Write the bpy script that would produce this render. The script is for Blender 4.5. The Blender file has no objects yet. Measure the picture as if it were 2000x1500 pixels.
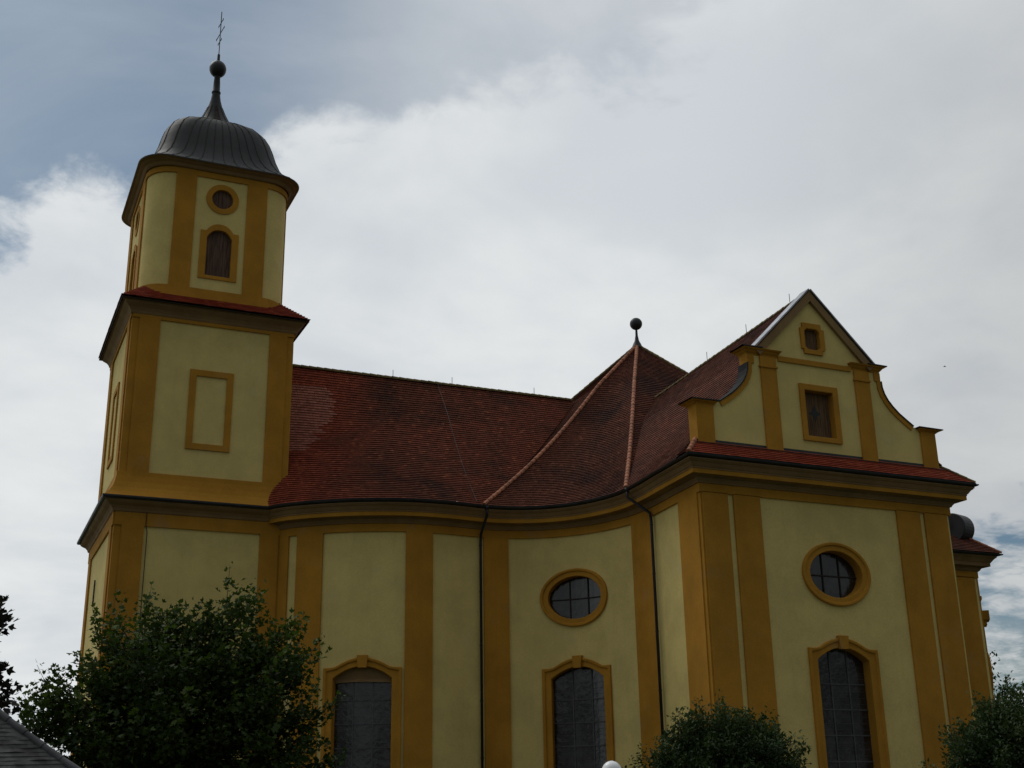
import bpy, bmesh, math, random
import numpy as np
from mathutils import Vector, Matrix
from mathutils.geometry import delaunay_2d_cdt
random.seed(7); RNG = np.random.default_rng(7)
SC = bpy.context.scene
COL = SC.collection
R = math.radians

# ------------------------------------------------------------------ camera
def camera():
    yaw, pit, rol = R(24.2), R(18.75), R(0.98)
    cy, sy, cp, sp = math.cos(yaw), math.sin(yaw), math.cos(pit), math.sin(pit)
    fwd = Vector((sy*cp, cy*cp, sp)); right = Vector((cy, -sy, 0)); down = fwd.cross(right)
    cr, sr = math.cos(rol), math.sin(rol)
    r2 = cr*right + sr*down; d2 = -sr*right + cr*down
    cd = bpy.data.cameras.new('camera'); cd.sensor_width = 36; cd.lens = 43.2
    cd.clip_start = .1; cd.clip_end = 3000
    co = bpy.data.objects.new('camera', cd); COL.objects.link(co)
    m = Matrix((r2, -d2, -fwd)).transposed().to_4x4(); m.translation = (0, 0, 1.65)
    co.matrix_world = m; SC.camera = co
camera()

# ------------------------------------------------------------------ light, sky, exposure
SC.view_settings.view_transform = 'Standard'; SC.view_settings.look = 'None'
SC.view_settings.gamma = 1; SC.view_settings.exposure = 0
SUN_EL, SUN_AZ = R(52), R(-22)        # azimuth measured from +Y (north of the scene) towards +X
sun_dir = Vector((math.sin(SUN_AZ)*math.cos(SUN_EL), math.cos(SUN_AZ)*math.cos(SUN_EL), math.sin(SUN_EL)))
sl = bpy.data.lights.new('sun', 'SUN'); sl.energy = 1.0; sl.angle = R(25); sl.color = (1, .96, .9)
so = bpy.data.objects.new('sun', sl); COL.objects.link(so)
so.rotation_euler = (-sun_dir).to_track_quat('-Z', 'Y').to_euler(); so.location = (0, 0, 80)

class NT:
    """tiny helper for building node trees"""
    def __init__(s, tree): s.t = tree; tree.nodes.clear()
    def n(s, typ, **kw):
        nd = s.t.nodes.new(typ)
        for k, v in kw.items(): setattr(nd, k, v)
        return nd
    def l(s, a, b): s.t.links.new(a, b)
    def set(s, sock, v):
        if hasattr(v, 'is_linked') or hasattr(v, 'links'): s.l(v, sock)
        else: sock.default_value = v
    def math(s, op, a, b=None, c=None, clamp=False):
        m = s.n('ShaderNodeMath', operation=op, use_clamp=clamp)
        for i, v in enumerate((a, b, c)):
            if v is not None: s.set(m.inputs[i], v)
        return m.outputs[0]
    def vmath(s, op, a, b=None):
        m = s.n('ShaderNodeVectorMath', operation=op)
        s.set(m.inputs[0], a)
        if b is not None: s.set(m.inputs[1], b)
        return m.outputs['Value'] if op in ('DOT_PRODUCT', 'LENGTH', 'DISTANCE') else m.outputs[0]
    def noise(s, vec, scale, detail=4, rough=.55, dist=0.):
        n = s.n('ShaderNodeTexNoise'); s.set(n.inputs['Vector'], vec)
        n.inputs['Scale'].default_value = scale; n.inputs['Detail'].default_value = detail
        n.inputs['Roughness'].default_value = rough; n.inputs['Distortion'].default_value = dist
        return n.outputs['Fac']
    def ss(s, v, a, b, lo=0., hi=1.):
        m = s.n('ShaderNodeMapRange', interpolation_type='SMOOTHSTEP')
        s.set(m.inputs[0], v)
        for i, x in zip((1, 2, 3, 4), (a, b, lo, hi)): m.inputs[i].default_value = x
        return m.outputs[0]
    def mix(s, f, a, b, mode='MIX'):
        m = s.n('ShaderNodeMix', data_type='RGBA', blend_type=mode)
        s.set(m.inputs[0], f)
        for i, v in ((6, a), (7, b)):
            if isinstance(v, (tuple, list)): m.inputs[i].default_value = (*v[:3], 1)
            else: s.l(v, m.inputs[i])
        return m.outputs[2]
    def xyz(s, v):
        m = s.n('ShaderNodeSeparateXYZ'); s.l(v, m.inputs[0]); return m.outputs
    def comb(s, x, y, z):
        m = s.n('ShaderNodeCombineXYZ')
        for i, v in enumerate((x, y, z)): s.set(m.inputs[i], v)
        return m.outputs[0]

W = bpy.data.worlds.new('World'); SC.world = W; W.use_nodes = True
def world():
    t = NT(W.node_tree)
    d = t.n('ShaderNodeTexCoord').outputs['Generated']
    x, y, z = t.xyz(d)
    sky = t.n('ShaderNodeTexSky', sky_type='NISHITA', sun_disc=False)
    sky.sun_elevation = SUN_EL; sky.sun_rotation = SUN_AZ; sky.air_density = 1.0; sky.dust_density = 1.6; sky.ozone_density = 1.5
    bg_sky = t.n('ShaderNodeBackground'); t.l(t.mix(1., sky.outputs[0], (.80, 1.0, 1.06), 'MULTIPLY'), bg_sky.inputs[0]); bg_sky.inputs[1].default_value = .05
    # cloud deck: noise on a plane high above, so that the clouds flatten towards the horizon
    zz = t.math('ADD', t.math('MAXIMUM', z, 0.), .22)
    pl = t.comb(t.math('DIVIDE', x, zz), t.math('DIVIDE', y, zz), 0.)
    n1 = t.noise(pl, 3.6, 7, .56, .25)
    n2 = t.noise(pl, 1.5, 4, .55, .3)
    n3 = t.noise(pl, 11., 8, .6, .4)
    def lobe(v, a, b, amp):
        v = Vector(v).normalized()
        return t.ss(t.vmath('DOT_PRODUCT', d, tuple(v)), math.cos(R(a)), math.cos(R(b)), 0., amp)
    # the edge of the cumulus bank: a plane through two points on its rim, clear sky above it to the north-west
    rim = Vector((.232, .815, .531)).cross(Vector((.0, .893, .449))).normalized()
    side = t.vmath('DOT_PRODUCT', d, tuple(rim))
    open_ = t.math('MAXIMUM', t.math('MINIMUM', t.math('MULTIPLY', t.math('ADD', side, .026), 6.5), .46), -.42)
    win = t.ss(t.vmath('DOT_PRODUCT', d, tuple(Vector((.1, .84, .53)).normalized())), math.cos(R(30)), math.cos(R(19)))
    open_ = t.math('ADD', t.math('MULTIPLY', t.math('ADD', open_, .42), win), -.42)
    cover = t.math('ADD', t.math('ADD', t.math('MULTIPLY', t.math('SUBTRACT', n1, .5), .75), t.math('MULTIPLY', t.math('SUBTRACT', n3, .5), .62)), .52)
    cover = t.math('SUBTRACT', cover, open_)
    for v, a, b, amp in (((-.02, .93, .367), 3.6, .5, -.12), ((.72, .69, .06), 13, 0, -.46), ((.013, .906, .423), 4, .5, .06), ((-.02, .90, .43), 5, 1, -.04)):
        cover = t.math('ADD', cover, lobe(v, a, b, amp))
    mask = t.ss(cover, .40, .66)
    veil = t.math('ADD', t.math('MULTIPLY', t.ss(t.noise(pl, 2.6, 6, .6, .6), .38, .72), .17), t.math('MULTIPLY', t.ss(x, .10, .33, .0, .62), t.ss(z, .2, .4)), clamp=True)
    mask = t.math('ADD', mask, t.math('MULTIPLY', veil, t.math('SUBTRACT', 1., mask)))
    # thickness of the deck: bright and thin to the north where the sun stands, thick and grey behind the viewer
    bright = t.ss(t.math('ADD', y, t.math('MULTIPLY', z, .8)), -.4, .85, .325, 1.05)
    ccol = t.mix(t.ss(t.math('ADD', t.math('MULTIPLY', n2, .7), t.math('MULTIPLY', n1, .5)), .42, .78), (.60, .635, .67), (.775, .795, .79))
    east = t.ss(x, .45, .75, 1., .74)
    g = t.n('ShaderNodeBackground'); t.l(ccol, g.inputs[0]); t.l(t.math('MULTIPLY', bright, east), g.inputs[1])
    m = t.n('ShaderNodeMixShader'); t.l(t.math('ADD', t.math('MULTIPLY', mask, .91), .06), m.inputs[0]); t.l(bg_sky.outputs[0], m.inputs[1]); t.l(g.outputs[0], m.inputs[2])
    o = t.n('ShaderNodeOutputWorld'); t.l(m.outputs[0], o.inputs[0])
world()

# ------------------------------------------------------------------ materials
def mat(name, fn):
    m = bpy.data.materials.new(name); m.use_nodes = True; t = NT(m.node_tree)
    b = t.n('ShaderNodeBsdfPrincipled'); o = t.n('ShaderNodeOutputMaterial'); t.l(b.outputs[0], o.inputs[0])
    fn(t, b, o); return m
def bump(t, b, h, strength=.3, dist=.02):
    n = t.n('ShaderNodeBump'); n.inputs['Strength'].default_value = strength; n.inputs['Distance'].default_value = dist
    t.l(h, n.inputs['Height']); t.l(n.outputs[0], b.inputs['Normal'])
def plaster(c, spread=.16, stain=(.5, .5, .45)):
    def f(t, b, o):
        p = t.n('ShaderNodeTexCoord').outputs['Object']
        a = t.noise(p, .7, 5, .6); fine = t.noise(p, 9, 6, .7); grain = t.noise(p, 38, 3, .7)
        x, y, z = t.xyz(p)
        streak = t.noise(t.comb(t.math('MULTIPLY', x, 1.6), t.math('MULTIPLY', y, 1.6), t.math('MULTIPLY', z, .16)), 1.6, 5, .6)
        col = t.mix(t.ss(a, .3, .7), tuple(v*(1-spread) for v in c), tuple(v*(1+spread*.6) for v in c))
        col = t.mix(t.math('MULTIPLY', t.ss(streak, .5, .75), .16), col, tuple(v*s for v, s in zip(c, stain)))
        blot = t.math('MULTIPLY', t.ss(t.noise(p, .55, 6, .68, .5), .56, .74), .34)
        col = t.mix(blot, col, tuple(.55*v+.45*(c[0]*.35+c[1]*.5) for v in c))
        col = t.mix(.22, col, t.mix(fine, (.55, .55, .55), (1.35, 1.35, 1.35)), 'MULTIPLY')
        g = t.mix(.35, col, t.mix(t.ss(grain, .25, .75), (.55, .55, .55), (1.45, 1.45, 1.45)), 'MULTIPLY')
        t.l(g, b.inputs['Base Color']); b.inputs['Roughness'].default_value = .92
        b.inputs['Specular IOR Level'].default_value = .15
        bump(t, b, t.math('ADD', t.math('MULTIPLY', fine, .7), grain), .25, .012)
    return f
def metal(c, rough=.5, metallic=.4, var=.35):
    def f(t, b, o):
        b.inputs['Specular IOR Level'].default_value = .3
        p = t.n('ShaderNodeTexCoord').outputs['Object']
        a = t.noise(p, 1.3, 6, .65)
        t.l(t.mix(t.ss(a, .3, .7), tuple(v*(1-var) for v in c), tuple(v*(1+var) for v in c)), b.inputs['Base Color'])
        b.inputs['Roughness'].default_value = rough; b.inputs['Metallic'].default_value = metallic
        t.l(t.math('ADD', t.math('MULTIPLY', a, .3), rough-.15), b.inputs['Roughness'])
    return f
def tiles(dark, light, odd, stain=1., red=False):
    """plain clay tiles: every tile its own tone, lichen and soot over it"""
    def f(t, b, o):
        uv = t.n('ShaderNodeUVMap', uv_map='UVMap').outputs[0]
        p = t.n('ShaderNodeTexCoord').outputs['Object']
        u, v, _ = t.xyz(uv)
        row = t.math('FLOOR', v)
        uu = t.math('ADD', u, t.math('MULTIPLY', row, .5))
        tile = t.math('FLOOR', uu)
        wn = t.n('ShaderNodeTexWhiteNoise', noise_dimensions='2D'); t.l(t.comb(tile, row, 0.), wn.inputs['Vector'])
        rnd = wn.outputs['Value']
        col = t.mix(rnd, dark, light)
        col = t.mix(t.math('MULTIPLY', t.ss(rnd, .93, .98), .45), col, odd)
        big = t.noise(p, .22, 5, .6, .4); mid = t.noise(p, 1.1, 6, .7, .2)
        lich = t.math('MULTIPLY', t.ss(t.math('ADD', t.math('MULTIPLY', big, .75), t.math('MULTIPLY', mid, .45)), .50, .82), .8*stain)
        col = t.mix(lich, col, (.030, .022, .020))
        col = t.mix(t.math('MULTIPLY', t.ss(mid, .55, .75), .25), col, (.16, .06, .03))
        if red:      # the renewed part beside the tower and a paler patch of replacement tiles
            x, y, z = t.xyz(p)
            edge = t.math('ADD', t.math('SUBTRACT', x, t.math('MULTIPLY', t.math('SUBTRACT', z, 18.), .38)), t.math('MULTIPLY', t.noise(p, .8, 4), 2.6))
            near = t.ss(edge, 19.6, 15.2)
            fresh = t.mix(rnd, (.19, .042, .024), (.30, .068, .036))
            col = t.mix(t.math('MULTIPLY', near, .78), col, fresh)
            xs = t.math('SNAP', t.math('ADD', x, t.math('MULTIPLY', t.math('FRACT', t.math('MULTIPLY', row, .37)), .4)), .38); zs = t.math('SNAP', z, .15)
            rim = t.math('SUBTRACT', 16.5, t.math('MULTIPLY', t.math('MAXIMUM', t.math('SUBTRACT', 20.7, zs), 0.), .72))
            pat = t.math('MULTIPLY', t.math('LESS_THAN', xs, rim), t.math('MULTIPLY', t.math('GREATER_THAN', zs, 18.3), t.math('LESS_THAN', zs, 22.6)))
            col = t.mix(t.math('MULTIPLY', pat, .72), col, t.mix(rnd, (.26, .11, .08), (.38, .17, .125)))
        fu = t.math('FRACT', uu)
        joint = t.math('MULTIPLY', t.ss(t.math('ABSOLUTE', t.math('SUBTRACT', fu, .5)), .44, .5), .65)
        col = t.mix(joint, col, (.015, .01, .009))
        t.l(col, b.inputs['Base Color']); b.inputs['Roughness'].default_value = .9; b.inputs['Specular IOR Level'].default_value = .06
        bump(t, b, t.math('ADD', t.math('MULTIPLY', rnd, .6), t.noise(p, 20, 3)), .5, .015)
    return f
def simple(c, rough=.8, var=.25, scale=3., spec=.3):
    def f(t, b, o):
        p = t.n('ShaderNodeTexCoord').outputs['Object']
        a = t.noise(p, scale, 5, .65)
        t.l(t.mix(t.ss(a, .28, .72), tuple(v*(1-var) for v in c), tuple(v*(1+var) for v in c)), b.inputs['Base Color'])
        b.inputs['Roughness'].default_value = rough; b.inputs['Specular IOR Level'].default_value = spec
        bump(t, b, t.noise(p, scale*6, 4), .2, .01)
    return f
def wood(c):
    def f(t, b, o):
        p = t.n('ShaderNodeTexCoord').outputs['Object']
        x, y, z = t.xyz(p)
        g = t.noise(t.comb(t.math('MULTIPLY', x, 9.), t.math('MULTIPLY', y, 9.), t.math('MULTIPLY', z, .7)), 1.5, 5, .6)
        fr = t.math('FRACT', t.math('MULTIPLY', t.math('ADD', x, y), 5.2))
        gap = t.ss(t.math('ABSOLUTE', t.math('SUBTRACT', fr, .5)), .45, .5)
        col = t.mix(t.ss(g, .3, .7), tuple(v*.55 for v in c), tuple(v*1.3 for v in c))
        t.l(t.mix(gap, col, (.008, .006, .005)), b.inputs['Base Color']); b.inputs['Roughness'].default_value = .85
        b.inputs['Specular IOR Level'].default_value = .2
    return f
def glass(t, b, o):
    p = t.n('ShaderNodeTexCoord').outputs['Object']
    x, y, z = t.xyz(p)
    a = t.noise(p, 1.5, 5, .65)
    t.l(t.mix(t.ss(a, .35, .7), (.009, .009, .010), (.034, .034, .035)), b.inputs['Base Color'])
    b.inputs['Roughness'].default_value = .14; b.inputs['Specular IOR Level'].default_value = .75
    # old glass: each small leaded pane sits at a slightly different angle
    v = t.n('ShaderNodeTexVoronoi', feature='F1'); v.inputs['Scale'].default_value = 4.5; t.l(p, v.inputs['Vector'])
    h = t.math('ADD', t.math('MULTIPLY', t.noise(p, 3, 4, .6), .7), t.math('MULTIPLY', v.outputs['Distance'], .25))
    bump(t, b, h, .28, .06)
def leaf(c1, c2, trans=.35):
    def f(t, b, o):
        p = t.n('ShaderNodeTexCoord').outputs['Object']
        at = t.n('ShaderNodeAttribute', attribute_name='tone').outputs['Fac']
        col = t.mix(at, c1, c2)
        t.l(col, b.inputs['Base Color']); b.inputs['Roughness'].default_value = .65; b.inputs['Specular IOR Level'].default_value = .1
        tr = t.n('ShaderNodeBsdfTranslucent'); t.l(t.mix(1., col, (1.0, 1.15, .45), 'MULTIPLY'), tr.inputs[0])
        m = t.n('ShaderNodeMixShader'); m.inputs[0].default_value = trans
        t.l(b.outputs[0], m.inputs[1]); t.l(tr.outputs[0], m.inputs[2]); t.l(m.outputs[0], o.inputs[0])
    return f
M = {}
M['cream'] = mat('cream_plaster', plaster((.64, .515, .195), .10, (.62, .62, .6)))
M['ochre'] = mat('ochre_plaster', plaster((.42, .205, .026), .14, (.7, .66, .6)))
M['cornice'] = mat('cornice_plaster', plaster((.25, .16, .075), .16, (.65, .62, .6)))
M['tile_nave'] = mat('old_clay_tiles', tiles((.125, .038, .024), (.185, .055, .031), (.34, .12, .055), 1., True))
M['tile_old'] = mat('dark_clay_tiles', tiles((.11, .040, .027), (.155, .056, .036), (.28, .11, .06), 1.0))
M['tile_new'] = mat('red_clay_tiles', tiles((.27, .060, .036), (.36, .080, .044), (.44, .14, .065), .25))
M['hip'] = mat('hip_tile_clay', simple((.32, .125, .065), .8, .4, 2.2))
M['ridge'] = mat('mossy_ridge_clay', simple((.15, .115, .045), .9, .4, 2.))
M['dome'] = mat('dome_sheet_metal', metal((.017, .020, .021), .65, .05, .5))
M['dark'] = mat('dark_copper', metal((.030, .032, .034), .5, .3, .3))
M['zinc'] = mat('zinc_flashing', metal((.30, .31, .33), .36, .75, .25))
M['lead'] = mat('grey_lead', metal((.06, .065, .07), .6, .3, .3))
M['copper_matte'] = mat('matte_dark_copper', simple((.03, .031, .032), .85, .3, 2., .1))
M['pipe'] = mat('downpipe_paint', metal((.022, .021, .026), .5, .2, .3))
M['wood'] = mat('weathered_boards', wood((.13, .08, .042)))
M['woodd'] = mat('dark_boards', wood((.105, .064, .046)))
M['glass'] = mat('leaded_glass', glass)
M['muntin'] = mat('window_lead', simple((.075, .075, .08), .6, .2))
M['soffit'] = mat('dark_recess', simple((.03, .025, .02), .9, .2))
M['bark'] = mat('bark', simple((.055, .042, .030), .95, .35, 5.))
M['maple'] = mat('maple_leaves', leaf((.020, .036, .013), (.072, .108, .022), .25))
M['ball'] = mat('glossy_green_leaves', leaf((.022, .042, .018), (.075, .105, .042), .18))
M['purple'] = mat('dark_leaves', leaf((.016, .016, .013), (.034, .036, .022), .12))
M['shingle'] = mat('grey_shingle', simple((.045, .045, .046), .92, .65, 7.))
M['ridge_shingle'] = mat('grey_ridge_shingle', simple((.06, .06, .063), .9, .35, 4.))
M['white'] = mat('opal_white', simple((.88, .89, .91), .3, .03, 2., .5))
M['post'] = mat('post_paint', simple((.05, .055, .05), .5, .2))
M['grass'] = mat('grass_ground', simple((.035, .05, .018), .95, .4, .8))
M['path'] = mat('gravel_path', simple((.22, .20, .17), .95, .25, 3.))
M['bird'] = mat('bird_plumage', simple((.02, .02, .022), .7, .2))

# ------------------------------------------------------------------ mesh helpers
class MB:
    def __init__(s): s.v = []; s.f = []
    def add(s, verts, faces):
        o = len(s.v); s.v += [tuple(p) for p in verts]; s.f += [tuple(i+o for i in f) for f in faces]
    def grid(s, rows, closed=False):
        """rows: list of equally long point lists"""
        n = len(rows[0]); vs = [p for r in rows for p in r]; fs = []
        for i in range(len(rows)-1):
            for j in range(n if closed else n-1):
                k = (j+1) % n
                fs.append((i*n+j, i*n+k, (i+1)*n+k, (i+1)*n+j))
        s.add(vs, fs)
    def box(s, a, b):
        (x0, y0, z0), (x1, y1, z1) = a, b
        s.add([(x0,y0,z0),(x1,y0,z0),(x1,y1,z0),(x0,y1,z0),(x0,y0,z1),(x1,y0,z1),(x1,y1,z1),(x0,y1,z1)],
              [(0,3,2,1),(4,5,6,7),(0,1,5,4),(1,2,6,5),(2,3,7,6),(3,0,4,7)])
    def tube(s, pts, r, n=8, cap=True):
        pts = [Vector(p) for p in pts]; rows = []
        rr = r if isinstance(r, (list, tuple)) else [r]*len(pts)
        a0 = None
        for i, p in enumerate(pts):
            t = (pts[min(i+1, len(pts)-1)] - pts[max(i-1, 0)]).normalized()
            if a0 is None: a0 = t.orthogonal().normalized()
            a0 = (a0 - t*a0.dot(t)).normalized(); b = t.cross(a0)
            rows.append([p + rr[i]*(math.cos(2*math.pi*k/n)*a0 + math.sin(2*math.pi*k/n)*b) for k in range(n)])
        s.grid(rows, True)
        if cap:
            o = len(s.v); 
            s.f.append(tuple(range(o-n, o))); o2 = o-n*len(pts); s.f.append(tuple(reversed(range(o2, o2+n))))
    def lathe(s, c, prof, n=24):
        s.grid([[(c[0]+r*math.cos(2*math.pi*k/n), c[1]+r*math.sin(2*math.pi*k/n), z) for k in range(n)] for r, z in prof], True)
    def prism(s, poly, y0, y1):
        """polygon in x,z extruded along y"""
        n = len(poly)
        vs = [(x, y0, z) for x, z in poly] + [(x, y1, z) for x, z in poly]
        s.add(vs, [tuple(range(n)), tuple(reversed(range(n, 2*n)))] + [(i, n+i, n+(i+1) % n, (i+1) % n) for i in range(n)])
    def build(s, name, m, parent=None, smooth=False, uv=None):
        me = bpy.data.meshes.new(name); me.from_pydata(s.v, [], s.f); me.validate(clean_customdata=False)
        me.materials.append(M[m] if isinstance(m, str) else m)
        if uv is None:
            bm = bmesh.new(); bm.from_mesh(me); bmesh.ops.remove_doubles(bm, verts=bm.verts, dist=2e-4); bm.to_mesh(me); bm.free()
        if smooth: me.shade_smooth()
        if uv is not None:
            l = me.uv_layers.new(name='UVMap'); idx = np.empty(len(me.loops), np.int32); me.loops.foreach_get('vertex_index', idx)
            l.data.foreach_set('uv', np.asarray(uv, np.float32)[idx].ravel())
        me.update()
        o = bpy.data.objects.new(name, me); COL.objects.link(o)
        if parent is not None:
            o.parent = parent; o.matrix_parent_inverse = parent.matrix_world.inverted() if False else Matrix.Translation(-parent_loc(parent))
        return o
def parent_loc(p):
    l = Vector((0, 0, 0))
    while p is not None: l = l + p.location; p = p.parent
    return l
def thing(name, label, cat, loc=(0, 0, 0), group=None):
    o = bpy.data.objects.new(name, None); COL.objects.link(o); o.location = loc; o.empty_display_size = .3
    return tag(o, label, cat, group)
def tag(o, label=None, cat=None, group=None, kind=None):
    if label: o['label'] = label
    if cat: o['category'] = cat
    if group: o['group'] = group
    if kind: o['kind'] = kind
    return o

class Wall:
    """maps (distance along a plan curve, height, distance out of the wall) to space"""
    def __init__(s, pts, closed=False):
        s.p = np.array(pts, float); s.closed = closed
        d = np.diff(s.p, axis=0); s.s = np.r_[0, np.cumsum(np.hypot(d[:, 0], d[:, 1]))]; s.len = s.s[-1]
        t = np.gradient(s.p, axis=0) if len(s.p) > 2 else np.array([d[0], d[0]])
        if closed: t[0] = t[-1] = (s.p[1]-s.p[-2])
        t /= np.linalg.norm(t, axis=1)[:, None]; s.n = np.c_[t[:, 1], -t[:, 0]]
    def at(s, u, z, d=0.):
        x = np.interp(u, s.s, s.p[:, 0]); y = np.interp(u, s.s, s.p[:, 1])
        nx = np.interp(u, s.s, s.n[:, 0]); ny = np.interp(u, s.s, s.n[:, 1]); k = math.hypot(nx, ny)
        if u < 0 or u > s.len:
            e = 0 if u < 0 else -1; tx, ty = -s.n[e][1], s.n[e][0]; q = u if u < 0 else u-s.len
            x += tx*q; y += ty*q
        return (x+nx/k*d, y+ny/k*d, z)
    def sheet(s, mb, s0, s1, z0, z1, holes=(), step=.35, d=0.):
        vs = []; es = []
        ns = max(1, int((s1-s0)/step)); nz = max(1, int((z1-z0)/1.6))
        if s.p.shape[0] == 2 and not holes: ns = 1; nz = 1
        for i in range(ns+1):
            for j in range(nz+1): vs.append(Vector((s0+(s1-s0)*i/ns, z0+(z1-z0)*j/nz)))
        for h in holes:
            o = len(vs); vs += [Vector(p) for p in h]; es += [(o+k, o+(k+1) % len(h)) for k in range(len(h))]
        v, e, f, *_ = delaunay_2d_cdt(vs, es, [], 0, 1e-5)
        def inside(p, h):
            r = False
            for i in range(len(h)):
                a, b = h[i], h[i-1]
                if (a[1] > p[1]) != (b[1] > p[1]) and p[0] < (b[0]-a[0])*(p[1]-a[1])/(b[1]-a[1])+a[0]: r = not r
            return r
        keep = []
        for q in f:
            c = sum((v[i] for i in q), Vector((0, 0)))/len(q)
            if not any(inside(c, h) for h in holes): keep.append(tuple(q))
        mb.add([s.at(p.x, p.y, d) for p in v], keep)
    def slab(s, mb, s0, s1, z0, z1, d0, d1, step=.3):
        n = 1 if len(s.p) == 2 else max(1, int(round((s1-s0)/step)))
        us = [s0+(s1-s0)*i/n for i in range(n+1)]
        mb.grid([[s.at(u, z0, d0) for u in us], [s.at(u, z0, d1) for u in us], [s.at(u, z1, d1) for u in us], [s.at(u, z1, d0) for u in us]])
        for u, r in ((s0, False), (s1, True)):
            q = [s.at(u, z0, d0), s.at(u, z0, d1), s.at(u, z1, d1), s.at(u, z1, d0)]
            mb.add(q, [(3, 2, 1, 0) if r else (0, 1, 2, 3)])
    def poly(s, mb, loop, d0, d1):
        n = len(loop)
        mb.add([s.at(a, b, d1) for a, b in loop] + [s.at(a, b, d0) for a, b in loop],
               [tuple(range(n))] + [(i, n+i, n+(i+1) % n, (i+1) % n) for i in range(n)])
    def pane(s, mb, loop, d):
        xs = [p[0] for p in loop]; zs = [p[1] for p in loop]; vs = [Vector(p) for p in loop]; n = len(vs)
        for i in range(1, 9):
            for j in range(1, 9): vs.append(Vector((min(xs)+(max(xs)-min(xs))*i/9, min(zs)+(max(zs)-min(zs))*j/9)))
        v, e, f, *_ = delaunay_2d_cdt(vs, [(i, (i+1) % n) for i in range(n)], [], 1, 1e-5)
        mb.add([s.at(p.x, p.y, d) for p in v], [tuple(q) for q in f])
    def ring(s, mb, outer, inner, prof, closed=True):
        """frame between two loops, moulded by prof = [(0 outer .. 1 inner, height out of the wall)]"""
        rows = []
        for t, d in prof: rows.append([s.at(a[0]+(b[0]-a[0])*t, a[1]+(b[1]-a[1])*t, d) for a, b in zip(outer, inner)])
        mb.grid(rows, closed)

def offset_path(pts, d):
    """offset an open plan path outwards (right-hand side) with mitred corners"""
    p = np.array(pts, float); n = len(p); out = []
    for i in range(n):
        a = p[i]-p[i-1] if i > 0 else p[1]-p[0]; b = p[i+1]-p[i] if i < n-1 else p[-1]-p[-2]
        a = a/np.linalg.norm(a); b = b/np.linalg.norm(b)
        na = np.array([a[1], -a[0]]); nb = np.array([b[1], -b[0]]); m = na+nb; m /= np.linalg.norm(m)
        out.append(p[i]+m*d/max(.3, m @ na))
    return np.array(out)
def sweep(mb, pts, prof):
    offs = {}
    rows = []
    for d, z in prof:
        o = offset_path(pts, d); rows.append([(x, y, z) for x, y in o])
    mb.grid(rows)
def catmull(P, n=20):
    P = [np.array(p, float) for p in P]; P = [2*P[0]-P[1]]+P+[2*P[-1]-P[-2]]; o = []
    for i in range(1, len(P)-2):
        for k in range(n):
            t = k/n; a, b, c, d = P[i-1:i+3]
            o.append(.5*(2*b+(c-a)*t+(2*a-5*b+4*c-d)*t*t+(3*b-a-3*c+d)*t**3))
    o.append(P[-2]); return np.array(o)
def resample(p, n):
    p = np.array(p, float); d = np.diff(p, axis=0); s = np.r_[0, np.cumsum(np.linalg.norm(d, axis=1))]
    q = np.linspace(0, s[-1], n); return np.c_[tuple(np.interp(q, s, p[:, k]) for k in range(p.shape[1]))]

def sag(t): return t-.035*math.sin(math.pi*min(t/.7, 1.))
def lin(t): return t
def tile_patch(name, B, T, m, parent, g=sag, cols=40, row=.215, step=.05, tw=.19, wob=0.):
    """roof slope in overlapping rows of tiles between an eave line B and a top line T"""
    B = resample(B, cols); T = resample(T, cols)
    L = np.linalg.norm(T-B, axis=1).mean(); n = max(2, int(L/row)); rows = []; uv = []
    ub = np.r_[0, np.cumsum(np.linalg.norm(np.diff(B, axis=0), axis=1))]; ut = np.r_[0, np.cumsum(np.linalg.norm(np.diff(T, axis=0), axis=1))]
    ut = ut+(ub[-1]-ut[-1])/2; wav = .045 if name == 'nave_roof' and wob else 0.
    def P(t):
        q = B+(T-B)*t; q[:, 2] = B[:, 2]+(T[:, 2]-B[:, 2])*g(t)+(wav*np.sin(ub*1.15+2.2*math.sin(t*4.1))*math.sin(math.pi*t)); return q
    e = T-B; h = np.hypot(e[:, 0], e[:, 1]); up = np.c_[-e[:, 0]*e[:, 2]/np.maximum(h, .01), -e[:, 1]*e[:, 2]/np.maximum(h, .01), h]
    up /= np.maximum(np.linalg.norm(up, axis=1), 1e-6)[:, None]
    wv = RNG.normal(0, 1, (n+1, cols))*wob
    for k in range(n):
        for t, lift, vv in ((k/n, step, k+.02), ((k+1)/n, 0., k+.98)):
            q = P(t)+up*(lift+(wv[k][:, None] if lift else 0))
            rows.append([tuple(x) for x in q]); u = (ub+(ut-ub)*t)/tw
            uv += [(a, vv) for a in u]
    mb = MB(); mb.grid(rows)
    return mb.build(name, m, parent, uv=uv)
def hip_line(name, pts, m, parent, r=.105, length=.42):
    """a line of overlapping half-round tiles"""
    pts = np.array(pts, float); L = np.linalg.norm(np.diff(pts, axis=0), axis=1).sum(); n = max(2, int(L/length)); q = resample(pts, n+1); mb = MB()
    for i in range(n):
        a, b = Vector(q[i]), Vector(q[i+1]); t = (b-a).normalized(); side = t.cross(Vector((0, 0, 1))).normalized(); up = side.cross(t)
        b = b+t*.06; r0, r1 = r*1.12*random.uniform(.95, 1.06), r*.86; rows = []
        for c, rr, o in ((a, r0*.82, 0), (a, r0, 0), (b, r1, .0)):
            rows.append([c+rr*(math.cos(x)*side+(math.sin(x)-.18)*up) for x in np.linspace(-.25, math.pi+.25, 9)])
        mb.grid(rows); o = len(mb.v); mb.f.append(tuple(range(o-27, o-18)))
    return mb.build(name, m, parent, smooth=False)
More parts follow.
